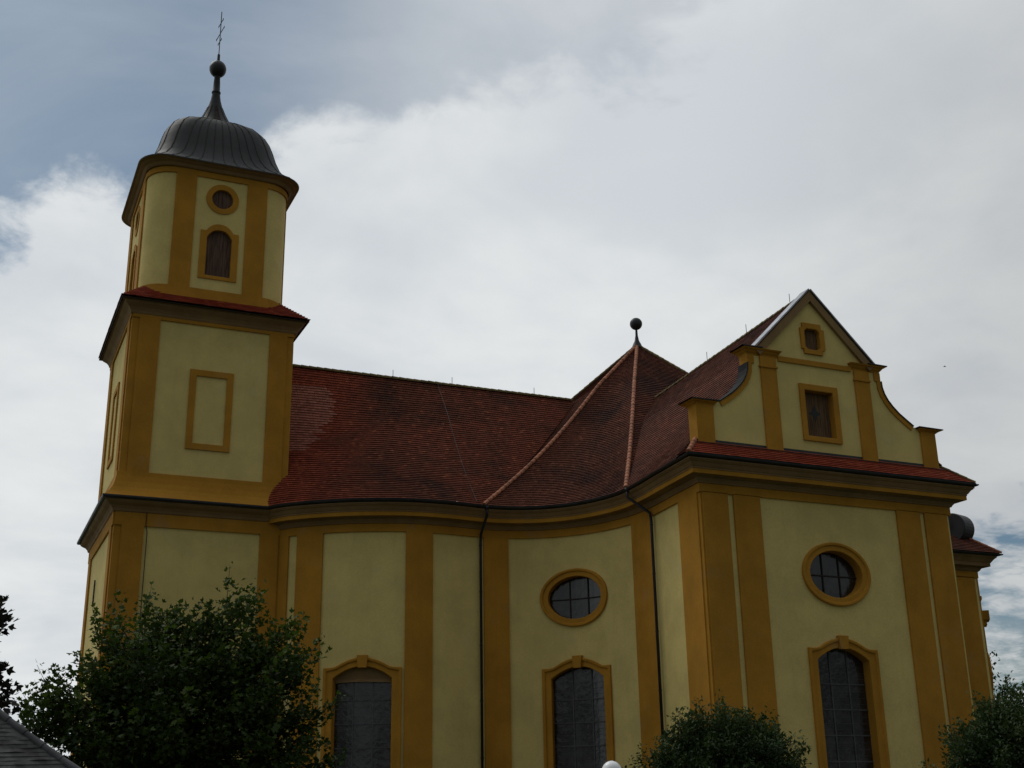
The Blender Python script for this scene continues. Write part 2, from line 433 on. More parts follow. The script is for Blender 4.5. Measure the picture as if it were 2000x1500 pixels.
def hip_curve(a, b, g=sag, n=24, lift=.05):
    a, b = np.array(a, float), np.array(b, float)
    return [tuple(a[:2]+(b[:2]-a[:2])*t)+(a[2]+(b[2]-a[2])*g(t)+lift,) for t in np.linspace(0, 1, n)]

# ================================================================== ground
g = MB(); N = 24
g.grid([[(-400+i*900/N, -300+j*900/N, 0.) for i in range(N+1)] for j in range(N+1)])
tag(g.build('ground', 'grass'), kind='structure')
g = MB(); g.grid([[(5+i*4, 36.5-.2*math.sin(i), .006) for i in range(13)], [(5+i*4, 39.2+.2*math.sin(i*1.3), .006) for i in range(13)]])
tag(g.build('path', 'path'), kind='structure')

# ================================================================== the church
CH = thing('church', 'ochre and cream baroque church with onion-topped tower and red tiled roofs', 'church')
EAVE = 15.0
# ---- nave wall: one undulating plan curve from the tower to the transept
CP = [(13.2, 57.6), (13.9, 56.4), (15.08, 55.35), (16.5, 54.45), (18.4, 53.75), (20.2, 53.58), (22.2, 53.75), (23.85, 53.55), (25.55, 52.7),
      (26.95, 51.1), (27.78, 48.9), (27.85, 46.8), (27.62, 44.5), (27.4, 42.15)]
CURVE = catmull(CP, 24)
NW = Wall(CURVE)
TX0, TX1, TY = 27.4, 40.62, 42.15
TW = Wall([(TX0, TY), (TX1, TY)])
TE = Wall([(TX1, TY), (TX1, 52.)])

def window_loops(cx, hwo=1.77, hwi=1.33, zb=1.5, n=26):
    zsh, zcr, zsp, zci = 7.46, 7.90, 6.98, 7.50
    outer = [(cx-hwo, zb), (cx-hwo, 4.5), (cx-hwo, zsh)]; inner = [(cx-hwi, zb), (cx-hwi, 4.5), (cx-hwi, zsp)]
    def zo(t):           # shoulder, short ogee, arch
        a = abs(t)
        if a > .80: return zsh+.0*(1-a)
        if a > .62: k = (.80-a)/.18; return zsh+.10*k*k
        k = a/.62; return zcr-(zcr-zsh-.10)*k**1.9
    for i in range(n+1):
        t = -1+2*i/n; outer.append((cx+t*hwo, zo(t))); inner.append((cx+t*hwi, zci-(zci-zsp)*t*t))
    outer += [(cx+hwo, 4.5), (cx+hwo, zb)]; inner += [(cx+hwi, 4.5), (cx+hwi, zb)]
    outer[2] = (cx-hwo, zsh-.02); inner[2] = (cx-hwi, zsp-.01)
    return outer, inner
def oval_loops(cx, cz, a, b, ai, bi, n=56):
    A = [2*math.pi*i/n for i in range(n)]
    return [(cx+a*math.cos(x), cz+b*math.sin(x)) for x in A], [(cx+ai*math.cos(x), cz+bi*math.sin(x)) for x in A]
FR = [(0, -.01), (0, .11), (.10, .13), (.30, .12), (.36, .07), (.44, .055), (.94, .06), (1., .04), (1., -.46)]
def bar(W, mb, a, b, w, d0, d1):
    """glazing bar between two (s,z) points"""
    n = max(1, int(math.hypot(b[0]-a[0], b[1]-a[1])/.5)); dx, dz = b[0]-a[0], b[1]-a[1]; L = math.hypot(dx, dz); nx, nz = -dz/L*w/2, dx/L*w/2
    r0, r1, r2, r3 = [], [], [], []
    for i in range(n+1):
        x, z = a[0]+dx*i/n, a[1]+dz*i/n
        r0.append(W.at(x-nx, z-nz, d0)); r1.append(W.at(x-nx, z-nz, d1)); r2.append(W.at(x+nx, z+nz, d1)); r3.append(W.at(x+nx, z+nz, d0))
    mb.grid([r0, r1, r2, r3])
def arched_window(W, cx, parent, label, low=None):
    outer, inner = window_loops(cx)
    mb = MB(); W.ring(mb, outer, inner, FR, False)
    k = [(cx-.19, 7.44), (cx-.25, 7.99), (cx+.25, 7.99), (cx+.19, 7.44)]; W.poly(mb, k, 0., .19)
    win = mb.build('window', 'ochre', parent); win['label'] = label
    D = -.40
    gb = MB()
    lp = inner
    W.pane(gb, lp, D)
    gb.build('glass', 'glass', win)
    mu = MB()
    for x in (-.44, .47): bar(W, mu, (cx+x, 1.5), (cx+x, 7.5-.5*(x/1.33)**2), .06, D, D+.035)
    z = 6.05
    while z > 1.6:
        bar(W, mu, (cx-1.33, z), (cx+1.33, z), .05, D, D+.04); z -= 1.03
    z = 7.3                                   # fine saddle bars of the leading
    while z > 1.6:
        bar(W, mu, (cx-1.33, z), (cx+1.33, z), .012, D, D+.012) if z < 6.95 else None; z -= .2575
    mu.build('lattice', 'muntin', win)
    if low:
        tb = MB(); n = 16
        lo = [(cx-1.33, low)] + [(cx-1.33+2.66*i/n, 7.5-.52*(-1+2*i/n)**2) for i in range(n+1)] + [(cx+1.33, low)]
        up = [(cx+1.33-2.66*i/n, low+.05*(1-(-1+2*i/n)**2)) for i in range(1, n)]
        W.poly(tb, lo+up, D, D+.16); tb.build('arch_infill', 'cornice', win)
    return inner
def oval_window(W, cx, cz, parent, label, a=1.77, b=1.36, ai=1.37, bi=1.0):
    outer, inner = oval_loops(cx, cz, a, b, ai, bi); mb = MB()
    W.ring(mb, outer, inner, FR, True); win = mb.build('window', 'ochre', parent); win['label'] = label
    D = -.40; gb = MB(); W.pane(gb, inner, D); gb.build('glass', 'glass', win)
    mu = MB()
    for x in (-.42, .46):
        h = bi*math.sqrt(1-(x/ai)**2); bar(W, mu, (cx+x, cz-h), (cx+x, cz+h), .045, D, D+.05)
    bar(W, mu, (cx-ai, cz-.02), (cx+ai, cz-.02), .05, D, D+.055)
    mu.build('lattice', 'soffit', win)
    return inner

# wall surfaces
h1 = arched_window(NW, 4.98, CH, 'arched window beside the tower, its head filled in', 6.80)
h2 = arched_window(NW, 15.32, CH, 'arched window in the hollow of the nave wall')
h3 = oval_window(NW, 15.3, 10.70, CH, 'oval window in the hollow of the nave wall')
mb = MB(); NW.sheet(mb, 0, NW.len, -.2, 14.6, (h1, h2, h3)); mb.build('nave_wall', 'cream', CH, smooth=True)
h4 = arched_window(TW, 33.88-TX0, CH, 'arched window in the gabled front')
h5 = oval_window(TW, 33.95-TX0, 10.59, CH, 'oval window in the gabled front')
mb = MB(); TW.sheet(mb, 0, TW.len, -.2, 14.6, (h4, h5)); TE.sheet(mb, 0, TE.len, -.2, 14.6); mb.build('transept_wall', 'cream', CH)
# pilasters
def pilaster(W, s0, s1, z1=13.68, d=.09, m='ochre', name='pilaster', z0=-.2):
    b = MB(); W.slab(b, s0, s1, z0, z1, 0., d); b.build(name, m, CH)
for s0, s1 in ((-.4, 1.19), (1.66, 2.98), (6.87, 8.15), (10.80, 12.05), (18.84, 20.62), (23.42, 25.20)): pilaster(NW, s0, s1)
for s0, s1 in ((27.45, 28.69), (28.97, 30.30), (37.58, 38.90), (39.16, 40.46)): pilaster(TW, s0-TX0, s1-TX0)
pilaster(TE, .45, 1.8)
b = MB(); b.box((27.375, 42.125, -.2), (27.75, 42.5, 13.7)); b.build('pilaster', 'ochre', CH)
# entablature: frieze, cornice and gutter run round nave and transept in one sweep
PATH = np.vstack([CURVE, [(TX1, TY)], [(TX1, 54.)]])
def trim(p, k): return p[k:]
b = MB(); sweep(b, PATH, [(0., 13.655), (.09, 13.655), (.09, 14.02)]); b.build('frieze', 'ochre', CH)
b = MB(); sweep(b, PATH, [(.09, 14.02), (.15, 14.03), (.17, 14.08), (.22, 14.14), (.25, 14.20), (.25, 14.25), (.60, 14.31), (.60, 14.29)])
b.build('cornice', 'cornice', CH)
b = MB(); sweep(b, PATH, [(.60, 14.29), (.64, 14.29), (.64, 14.47), (.60, 14.47)]); b.build('corona', 'ochre', CH)
b = MB(); sweep(b, PATH, [(.60, 14.47), (.66, 14.48), (.67, 14.55), (.70, 14.56), (.74, 14.62), (.80, 14.71), (.88, 14.76), (.88, 14.79), (.92, 14.80), (.92, 14.86)]); b.build('cornice', 'cornice', CH)
def half_round(mb, pts, d, z, r):
    sweep(mb, pts, [(d+r+r*math.cos(a), z+r*math.sin(a)) for a in np.linspace(math.pi, 2*math.pi, 7)])
b = MB(); half_round(b, PATH[14:], .90, 14.97, .085); sweep(b, PATH[14:], [(.9, 14.86), (.9, 14.97)]); b.build('gutter', 'dark', CH)

b = MB(); sweep(b, PATH[10:], [(.0, 14.80), (.5, 14.90), (.96, 14.965), (.985, 14.985), (.992, 15.035)]); b.build('eaves_board', 'dark', CH)
# ---- roofs
APEX = (35.95, 61.2, 27.95); RID = 23.85; AX = 61.2
off = offset_path(PATH, .98)
So = np.r_[0, np.cumsum(np.hypot(*np.diff(CURVE, axis=0).T))]
k1 = int(np.argmin(abs(So-10.45))); k2 = int(np.argmin(abs(So-20.1)))
H1 = (*off[k1], EAVE); H2 = (*off[k2], EAVE)
RE = (31.2, AX, RID)
def gnave(t): return (12.95/8.85)*(.684*t-.035*math.sin(math.pi*min(.684*t/.7, 1.)))
eave1 = [(x, y, EAVE) for x, y in off[12:k1+1]]
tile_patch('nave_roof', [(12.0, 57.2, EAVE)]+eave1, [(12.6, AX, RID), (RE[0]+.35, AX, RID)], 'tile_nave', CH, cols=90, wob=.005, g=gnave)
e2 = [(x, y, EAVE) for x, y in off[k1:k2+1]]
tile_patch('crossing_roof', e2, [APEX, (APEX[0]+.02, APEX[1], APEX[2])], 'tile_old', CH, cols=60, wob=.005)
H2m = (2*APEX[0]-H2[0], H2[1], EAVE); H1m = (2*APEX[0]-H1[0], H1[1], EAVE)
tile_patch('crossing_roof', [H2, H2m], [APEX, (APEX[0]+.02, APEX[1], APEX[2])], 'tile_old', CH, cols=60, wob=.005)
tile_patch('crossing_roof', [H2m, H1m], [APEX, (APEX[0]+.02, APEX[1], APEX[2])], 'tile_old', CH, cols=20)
# hidden sides, so the roof is closed from every side
Nw = (H1[0], 2*AX-H1[1], EAVE); Ne = (H1m[0], 2*AX-H1m[1], EAVE); N2w = (H2[0], 2*AX-H2[1], EAVE); N2e = (H2m[0], N2w[1], EAVE)
for a, c in ((Nw, H1), (N2w, Nw), (N2e, N2w), (Ne, N2e), (H1m, Ne)):
    tile_patch('crossing_roof', [a, c], [APEX, (APEX[0]+.02, APEX[1]+.01, APEX[2])], 'tile_old', CH, cols=12, row=.3)
tile_patch('nave_roof', [Nw, (12.0, Nw[1], EAVE)], [RE, (12.6, AX, RID)], 'tile_nave', CH, cols=20, row=.3)
hip_line('hip_tiles', hip_curve(H1, APEX), 'hip', CH)
hip_line('hip_tiles', hip_curve(H2, APEX), 'hip', CH)
hip_line('hip_tiles', hip_curve(H2m, APEX), 'ridge', CH, .10)
hip_line('hip_tiles', hip_curve(Nw, APEX), 'ridge', CH, .10)
hip_line('ridge_tiles', [(13.0, AX, RID+.03), (31.3, AX, RID+.03)], 'ridge', CH, .13)
# transept roof
GX, GY = 33.80, 42.0
EW = off[-3][0]; EE = off[-2][0]; FY = off[-2][1]
T0, T1 = (GX, 42.05, 23.52), (GX, 57., 22.62)
westeave = [(x, y, EAVE) for x, y in off[k2:-2] if y > 42.2]
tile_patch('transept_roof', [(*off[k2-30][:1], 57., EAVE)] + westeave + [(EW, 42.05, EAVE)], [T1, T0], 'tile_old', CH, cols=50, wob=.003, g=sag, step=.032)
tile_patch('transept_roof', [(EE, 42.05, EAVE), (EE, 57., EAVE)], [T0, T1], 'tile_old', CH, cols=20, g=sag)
hip_line('ridge_tiles', [T0, T1], 'ridge', CH, .11)
# tiled apron in front of the gable
GZ = 15.84
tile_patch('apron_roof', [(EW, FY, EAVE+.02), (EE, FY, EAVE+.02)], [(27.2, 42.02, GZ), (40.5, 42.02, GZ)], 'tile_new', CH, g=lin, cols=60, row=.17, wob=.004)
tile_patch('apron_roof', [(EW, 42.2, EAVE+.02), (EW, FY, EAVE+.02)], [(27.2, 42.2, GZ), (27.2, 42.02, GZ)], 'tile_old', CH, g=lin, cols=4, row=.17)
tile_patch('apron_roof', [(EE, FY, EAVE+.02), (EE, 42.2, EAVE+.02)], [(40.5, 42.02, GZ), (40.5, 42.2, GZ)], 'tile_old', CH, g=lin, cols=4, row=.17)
hip_line('hip_tiles', [(EW+.02, FY+.02, EAVE+.06), (27.22, 42.0, GZ+.04)], 'hip', CH, .10, .34)
hip_line('hip_tiles', [(EE-.02, FY+.02, EAVE+.06), (40.48, 42.0, GZ+.04)], 'ridge', CH, .08, .34)

# ---- gable
curve = [(5.65, 17.62), (5.25, 17.66), (4.86, 17.92), (4.5, 18.17), (4.17, 18.47), (3.92, 18.76), (3.75, 19.06), (3.66, 19.35), (3.64, 19.66)]
right = [(6.47, GZ-.3), (6.47, 17.5)] + curve + [(3.64, 20.2), (3.13, 20.36), (0, 23.56)]
poly = [(GX+x, z) for x, z in right] + [(GX-x, z) for x, z in reversed(right[:-1])]
GW = Wall([(GX-8, GY), (GX+8, GY)])              # s = x - GX + 8
def gs(x): return x+8
hatch = [(-.72, 16.62), (.80, 16.62), (.80, 18.74), (-.72, 18.74)]
octw = [(-.42, 20.86), (-.28, 20.72), (.26, 20.72), (.40, 20.86), (.40, 21.58), (.26, 21.72), (-.28, 21.72), (-.42, 21.58)]
vs = [Vector((x-GX, z)) for x, z in poly]; n0 = len(vs); es = [(i, (i+1) % n0) for i in range(n0)]
for h in (hatch, octw):
    o = len(vs); vs += [Vector(p) for p in h]; es += [(o+i, o+(i+1) % len(h)) for i in range(len(h))]
v, e, f, *_ = delaunay_2d_cdt(vs, es, [], 1, 1e-5)
def in_poly(p, h):
    r = False
    for i in range(len(h)):
        a, b2 = h[i], h[i-1]
        if (a[1] > p[1]) != (b2[1] > p[1]) and p[0] < (b2[0]-a[0])*(p[1]-a[1])/(b2[1]-a[1])+a[0]: r = not r
    return r
fs = [tuple(q) for q in f if not any(in_poly(sum((v[i] for i in q), Vector((0, 0)))/len(q), h) for h in (hatch, octw))]
b = MB(); b.add([(p.x+GX, GY, p.y) for p in v], fs)
b.add([(x, GY+.55, z) for x, z in poly], [tuple(range(len(poly)))])
GAB = b.build('gable', 'cream', CH)
b = MB(); b.grid([[(x, GY, z) for x, z in poly], [(x, GY+.55, z) for x, z in poly]], True); b.build('gable_edge', 'ochre', GAB)
# ochre borders following the outline
def border(xs, w, d, name='gable_border', m='ochre', peak=False):
    """xs: outline (x,z) walked bottom to top on the right side; inner edge w to the inside"""
    p = np.array(xs, float); inn = offset_path(p, -w)
    if peak: inn[-1] = (.002, p[-1][1]-w*math.hypot(1, (p[-1][1]-p[0][1])/(p[0][0]-p[-1][0]))); p[-1][0] = .002
    for sgn in (1, -1):
        q = MB(); rows = []
        for pts, dd in ((p, .0), (p, d), (inn, d), (inn, .0)): rows.append([(GX+sgn*x, GY-dd, z) for x, z in pts])
        q.grid(rows); q.build(name, m, GAB)
border([(6.47, GZ-.2), (6.47, 17.48)], .86, .08)
border(curve[1:], .22, .06)
border([(3.64, 19.66), (3.64, 20.06)], .34, .06)
border([(3.25, 20.30), (-.0, 23.56)], .34, .16, 'gable_cornice', 'cornice', True)
def mould(x0, x1, z0, z1, dep, flip=True):
    for sgn in (1, -1):
        q = MB(); prof = [(0., 0.), (.3, .1), (.45, .3), (.75, .6), (.8, .8), (1., 1.), (1., .97)]
        h = z1-z0; rows = []
        P = [(x0, GY+.3), (x0, GY), (x1, GY), (x1, GY+.58)]
        base = np.array(P, float)
        for t, o in prof:
            pp = offset_path(base, dep*o) if False else np.array([(x0-dep*o*.6, GY+.3), (x0-dep*o*.6, GY-dep*o), (x1+dep*o, GY-dep*o), (x1+dep*o, GY+.58+dep*o)])
            rows.append([(GX+sgn*x, y, z0+h*t) for x, y in pp])
        q.grid(rows); r = rows[-1]; q.add(r, [(0, 1, 2, 3)]); q.build('cap_moulding', 'ochre', GAB)
mould(5.62, 6.47, 17.36, 17.58, .26)
mould(2.02, 3.64, 20.04, 20.34, .24)
for x0, x1 in ((-2.99, -2.16), (2.14, 2.97)):
    q = MB(); GW.slab(q, gs(x0), gs(x1), GZ-.1, 19.52, 0., .09); GW.slab(q, gs(x0)-.05, gs(x1)+.05, 19.52, 19.60, 0., .14); GW.slab(q, gs(x0), gs(x1), 19.60, 20.02, 0., .10)
    q.build('pilaster', 'ochre', GAB)
q = MB(); GW.slab(q, gs(-2.0), gs(2.0), 19.93, 20.17, 0., .07); q.build('gable_band', 'ochre', GAB)
# coping of sheet metal along the whole outline
def coping(pts, w0, w1, th, m, name):
    p = np.array(pts, float); o = offset_path(p, th)
    for sgn in (1, -1):
        q = MB(); rows = []
        for pt, y in ((p, GY+w1), (o, GY+w1), (o, GY-w0), (p, GY-w0)): rows.append([(GX+sgn*x, y, z) for x, z in pt])
        rows.append(rows[0]); q.grid(rows); q.build(name, m, GAB)
coping(curve[1:], .10, .62, .05, 'copper_matte', 'coping')
coping([(3.3, 20.36), (.02, 23.62)], .22, .40, .06, 'zinc', 'coping')
coping([(6.80, 17.585), (5.4, 17.60)], .30, .8, .045, 'dark', 'coping')
coping([(3.95, 20.345), (2.9, 20.36)], .28, .8, .045, 'dark', 'coping')
q = MB(); q.add([(27.2, GY-.012, GZ+.09), (40.5, GY-.012, GZ+.09), (40.5, GY-.02, GZ-.03), (27.2, GY-.02, GZ-.03), (40.5, GY-.2, GZ-.13), (27.2, GY-.2, GZ-.13)], [(0, 3, 2, 1), (3, 5, 4, 2)])
q.build('flashing', 'dark', GAB)
# hatch and small window
def rect(x0, x1, z0, z1, n=1): return [(gs(x0), z0), (gs(x1), z0), (gs(x1), z1), (gs(x0), z1)]
q = MB(); GW.ring(q, rect(-1.0, 1.08, 16.40, 19.02), rect(-.72, .80, 16.62, 18.74), [(0, 0.), (0, .09), (.9, .08), (1, .06), (1, -.32)]); HT = q.build('hatch', 'ochre', CH)
q = MB(); GW.poly(q, [(gs(x), z) for x, z in hatch], -.30, -.28)
GW.slab(q, gs(-.72), gs(.80), 16.62, 16.74, -.28, -.2); HS = q.build('shutter', 'wood', HT)
q = MB(); st = []
for i in range(8):
    a = math.pi/4*i; rr = .40 if i % 2 == 0 else .17; st.append((gs(-.02+rr*math.sin(a)*.85), 17.80+rr*math.cos(a)))
GW.poly(q, st, -.28, -.268); q.build('star_opening', 'dark', HT)
oo = [(-.82, 20.78), (-.55, 20.70), (-.55, 20.50), (.53, 20.50), (.53, 20.70), (.80, 20.78), (.80, 21.66), (.53, 21.80), (.53, 22.0), (-.55, 22.0), (-.55, 21.80), (-.82, 21.66)]
oo = [(-.64, 20.72), (-.52, 20.72), (-.52, 20.50), (.50, 20.50), (.50, 20.72), (.66, 20.76), (.66, 21.72), (.50, 21.76), (.50, 21.98), (-.52, 21.98), (-.52, 21.76), (-.66, 21.72)]
ii = [(-.42, 20.86), (-.35, 20.79), (-.28, 20.72), (.26, 20.72), (.33, 20.79), (.40, 20.86), (.40, 21.58), (.33, 21.65), (.26, 21.72), (-.28, 21.72), (-.35, 21.65), (-.42, 21.58)]
q = MB(); GW.ring(q, [(gs(x), z) for x, z in oo], [(gs(x), z) for x, z in ii], [(0, 0.), (0, .09), (.9, .08), (1, .06), (1, -.17)]); O = q.build('window', 'ochre', CH); O['label'] = 'small notched window near the gable top'
q = MB(); GW.poly(q, [(gs(x), z) for x, z in ii], -.17, -.15); q.build('shutter', 'wood', O)

# ---- downpipes
def downpipe(s, gx, name='downpipe'):
    q = MB(); A = NW.at(gx, 14.9, 1.0); B0 = NW.at(gx, 14.55, .98); C0 = NW.at(s, 13.75, .22); D0 = NW.at(s, 13.4, .17); E0 = NW.at(s, 0., .17)
    q.tube([A, B0, C0, D0, E0], .065, 10)
    q.tube([NW.at(gx, 14.98, .99), NW.at(gx, 14.80, .99)], [.12, .075], 10)
    d = q.build(name, 'pipe', CH, smooth=True)
    for z in (3.5, 6., 8.5, 11., 13.2):
        c = MB(); c.tube([NW.at(s, z, .17), NW.at(s, z+.05, .17)], .082, 10); c.build('pipe_clip', 'pipe', d)
downpipe(10.60, 10.62)
downpipe(20.82, 20.2)

# ---- tower
TXa, TXb, TYf = 5.85, 13.65, 57.05
TW_ = CH
def tower_faces(x0, x1, y0, y1): return (Wall([(x0, y1), (x0, y0)]), Wall([(x0, y0), (x1, y0)]), Wall([(x1, y0), (x1, y1)]))
def stage(x0, x1, y0, y1, z0, z1, blind, ztop, zbot=None, band=None):
    b = MB()
    for w in tower_faces(x0, x1, y0, y1): w.sheet(b, 0, w.len, z0, z1)
    b.add([(x0, y1, z0), (x1, y1, z0), (x1, y1, z1), (x0, y1, z1)], [(0, 1, 2, 3)])
    st = b.build('tower_wall', 'cream', TW_)
    for w in tower_faces(x0, x1, y0, y1):
        for a, c in ((.32, 1.30), (w.len-1.30+.1, w.len-.32)):
            b = MB(); w.slab(b, a, c, z0, ztop, 0., .085); b.build('pilaster', 'ochre', TW_)
        b = MB(); w.slab(b, .0, w.len, ztop, z1, 0., .085); b.build('frieze', 'ochre', TW_)
        if band: b = MB(); w.slab(b, .0, w.len, z0, band, 0., .09); b.build('base_band', 'ochre', TW_)
        if blind:
            c = w.len/2; b = MB()
            w.ring(b, [(c-1.04, blind[0]), (c+1.04, blind[0]), (c+1.04, blind[1]), (c-1.04, blind[1])],
                   [(c-.73, blind[0]+.29), (c+.73, blind[0]+.29), (c+.73, blind[1]-.3), (c-.73, blind[1]-.3)], [(0, 0), (0, .075), (1, .075), (1, 0)])
            b.build('blind_panel', 'ochre', TW_)
    for x in (x0, x1):
        b = MB(); b.box((x-.02 if x == x0 else x-.33, y0-.02, z0), (x+.33 if x == x0 else x+.02, y0+.33, ztop)); b.build('pilaster', 'ochre', TW_)
stage(TXa, TXb, TYf, 67.4, -.2, 14.85, None, 13.76)
stage(TXa, TXb, TYf, 65.4, 14.9, 24.3, (17.60, 21.56), 23.85, 16.28, 16.27)
def ring_sweep(b, x0, x1, y0, y1, prof):
    for_rows = []
    for d, z in prof: for_rows.append([(x0-d, y0-d, z), (x1+d, y0-d, z), (x1+d, y1+d, z), (x0-d, y1+d, z)])
    b.grid(for_rows, True)
b = MB(); ring_sweep(b, TXa, TXb, TYf, 67.4, [(.08, 14.35), (.14, 14.40), (.17, 14.5), (.26, 14.62), (.42, 14.72), (.50, 14.80), (.52, 14.86)]); b.build('cornice', 'cornice', TW_)
b = MB(); ring_sweep(b, TXa, TXb, TYf, 67.4, [(.50, 14.86), (.64, 14.87), (.68, 14.93), (.68, 15.0), (.58, 15.02), (.4, 15.0)]); b.build('gutter', 'dark', TW_)
b = MB(); ring_sweep(b, TXa, TXb, TYf, 65.4, [(.62, 15.01), (.52, 15.10), (.38, 15.26), (.25, 15.48), (.16, 15.75), (.105, 16.05), (.092, 16.26)]); b.build('flared_base', 'ochre', TW_)
b = MB(); b.box((TXa-.5, 65.3, 14.9), (TXb+.5, 68., 15.02)); b.build('tower_ledge', 'lead', TW_)
# mid cornice and tiled skirt
b = MB(); ring_sweep(b, TXa, TXb, TYf, 65.4, [(.085, 24.02), (.12, 24.06), (.15, 24.16), (.24, 24.30), (.38, 24.42), (.44, 24.47), (.46, 24.56), (.52, 24.58), (.55, 24.64)]); b.build('cornice', 'cornice', TW_)
b = MB(); ring_sweep(b, TXa, TXb, TYf, 65.4, [(.55, 24.56), (.62, 24.56), (.635, 24.60), (.58, 24.62)]); b.build('gutter', 'soffit', TW_)
for a, c in (((TXa, 65.4), (TXa, TYf)), ((TXa, TYf), (TXb, TYf)), ((TXb, TYf), (TXb, 65.4)), ((TXb, 65.4), (TXa, 65.4))):
    sq = [(TXa, TYf), (TXb, TYf), (TXb, 65.4), (TXa, 65.4)]
    def oo_(p, d): return (p[0]+(-d if p[0] == TXa else d), p[1]+(-d if p[1] == TYf else d))
    B_ = [(*oo_(a, .66), 24.66), (*oo_(c, .66), 24.66)]; T_ = [(*oo_(a, -1.2), 26.35), (*oo_(c, -1.2), 26.35)]
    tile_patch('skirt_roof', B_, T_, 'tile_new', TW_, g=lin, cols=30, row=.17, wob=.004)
# upper stage: square with rounded corners
UX0, UX1, UY0, UY1 = 6.10, 13.22, 57.08, 65.25
UC = ((UX0+UX1)/2, (UY0+UY1)/2)
def rounded(hx, hy, r, n=9, c=UC):
    """plan points, counter-clockwise seen from above starting on the left side, corner arcs of radius r"""
    o = []
    for (sx, sy), a0 in (((-1, -1), math.pi), ((1, -1), 1.5*math.pi), ((1, 1), 0.), ((-1, 1), .5*math.pi)):
        for k in range(n+1):
            a = a0+math.pi/2*k/n; o.append((c[0]+sx*(hx-r)+r*math.cos(a), c[1]+sy*(hy-r)+r*math.sin(a)))
    return o
UHX, UHY = (UX1-UX0)/2, (UY1-UY0)/2; UR = 1.35
pl = rounded(UHX, UHY, UR); pl = pl+[pl[0]]
UW = Wall(pl, True)
def s_front(x):            # curve distance of the front face at world x
    s0 = UW.s[9]; return s0+(x-pl[9][0])
def s_left(dy):            # on the left face, dy measured from the back of its straight part to the front
    L = UW.len; return L-(pl[-2][1]-pl[-1][1])+dy
fx = 9.68
ringo, ringi = oval_loops(s_front(9.71), 30.80, .82, .82, .53, .53, 40)
def tower_window(cs, parent):
    hwo, hwi, zb = .95, .62, 26.38; outer = [(cs-hwo, zb), (cs-hwo, 28.97)]; inner = [(cs-hwi, zb+.18), (cs-hwi, 28.60)]; n = 14
    for i in range(n+1):
        t = -1+2*i/n
        outer.append((cs+t*hwo, 28.98 if abs(t) > .70 else 29.01+.39*(1-(abs(t)/.70)**2.4))); inner.append((cs+t*hwi, 28.64+.43*(1-abs(t)**2.6)))
    outer += [(cs+hwo, 28.97), (cs+hwo, zb)]; inner += [(cs+hwi, 28.60), (cs+hwi, zb+.18)]
    b = MB(); UW.ring(b, outer, inner, [(0, 0.), (0, .06), (.9, .06), (1, .05), (1, -.14)], True); w = b.build('window', 'ochre', TW_)
    b = MB(); UW.poly(b, inner, -.14, -.12); b.build('shutter', 'woodd', w)
    return inner
def round_window(cs, z):
    a, i = oval_loops(cs, z, .82, .82, .53, .53, 36); b = MB(); UW.ring(b, a, i, [(0, 0.), (0, .05), (.9, .05), (1, .04), (1, -.14)], True); w = b.build('window', 'ochre', TW_)
    w['label'] = 'small round window high on the tower'
    b = MB(); UW.poly(b, i, -.14, -.12); b.build('shutter', 'woodd', w); return i
sl_mid = UW.s[-2]+(UW.len-UW.s[-2])/2
hs = [tower_window(s_front(9.68), TW_), round_window(s_front(9.71), 30.82), tower_window(sl_mid, TW_), round_window(sl_mid, 30.82)]
b = MB(); UW.sheet(b, 0, UW.len, 24.9, 32.3, hs, .22); b.build('tower_wall', 'cream', TW_, smooth=True)
def upil(s0, s1):
    b = MB(); UW.slab(b, s0, s1, 24.9, 31.93, 0., .075, .25); b.build('pilaster', 'ochre', TW_)
upil(s_front(7.36), s_front(8.37)); upil(s_front(10.94), s_front(11.96))
ls = UW.s[-2]; ll = UW.len-ls
upil(ls-.1, ls+.9); upil(UW.len-.95, UW.len-.001)
s2 = UW.s[19]; upil(s2-.1, s2+.9)
b = MB(); UW.slab(b, 0, UW.len, 31.90, 32.24, 0., .08, .2); b.build('frieze', 'ochre', TW_)
b = MB(); UW.slab(b, 0, UW.len, 24.9, 25.77, 0., .08, .2); b.build('base_band', 'ochre', TW_)
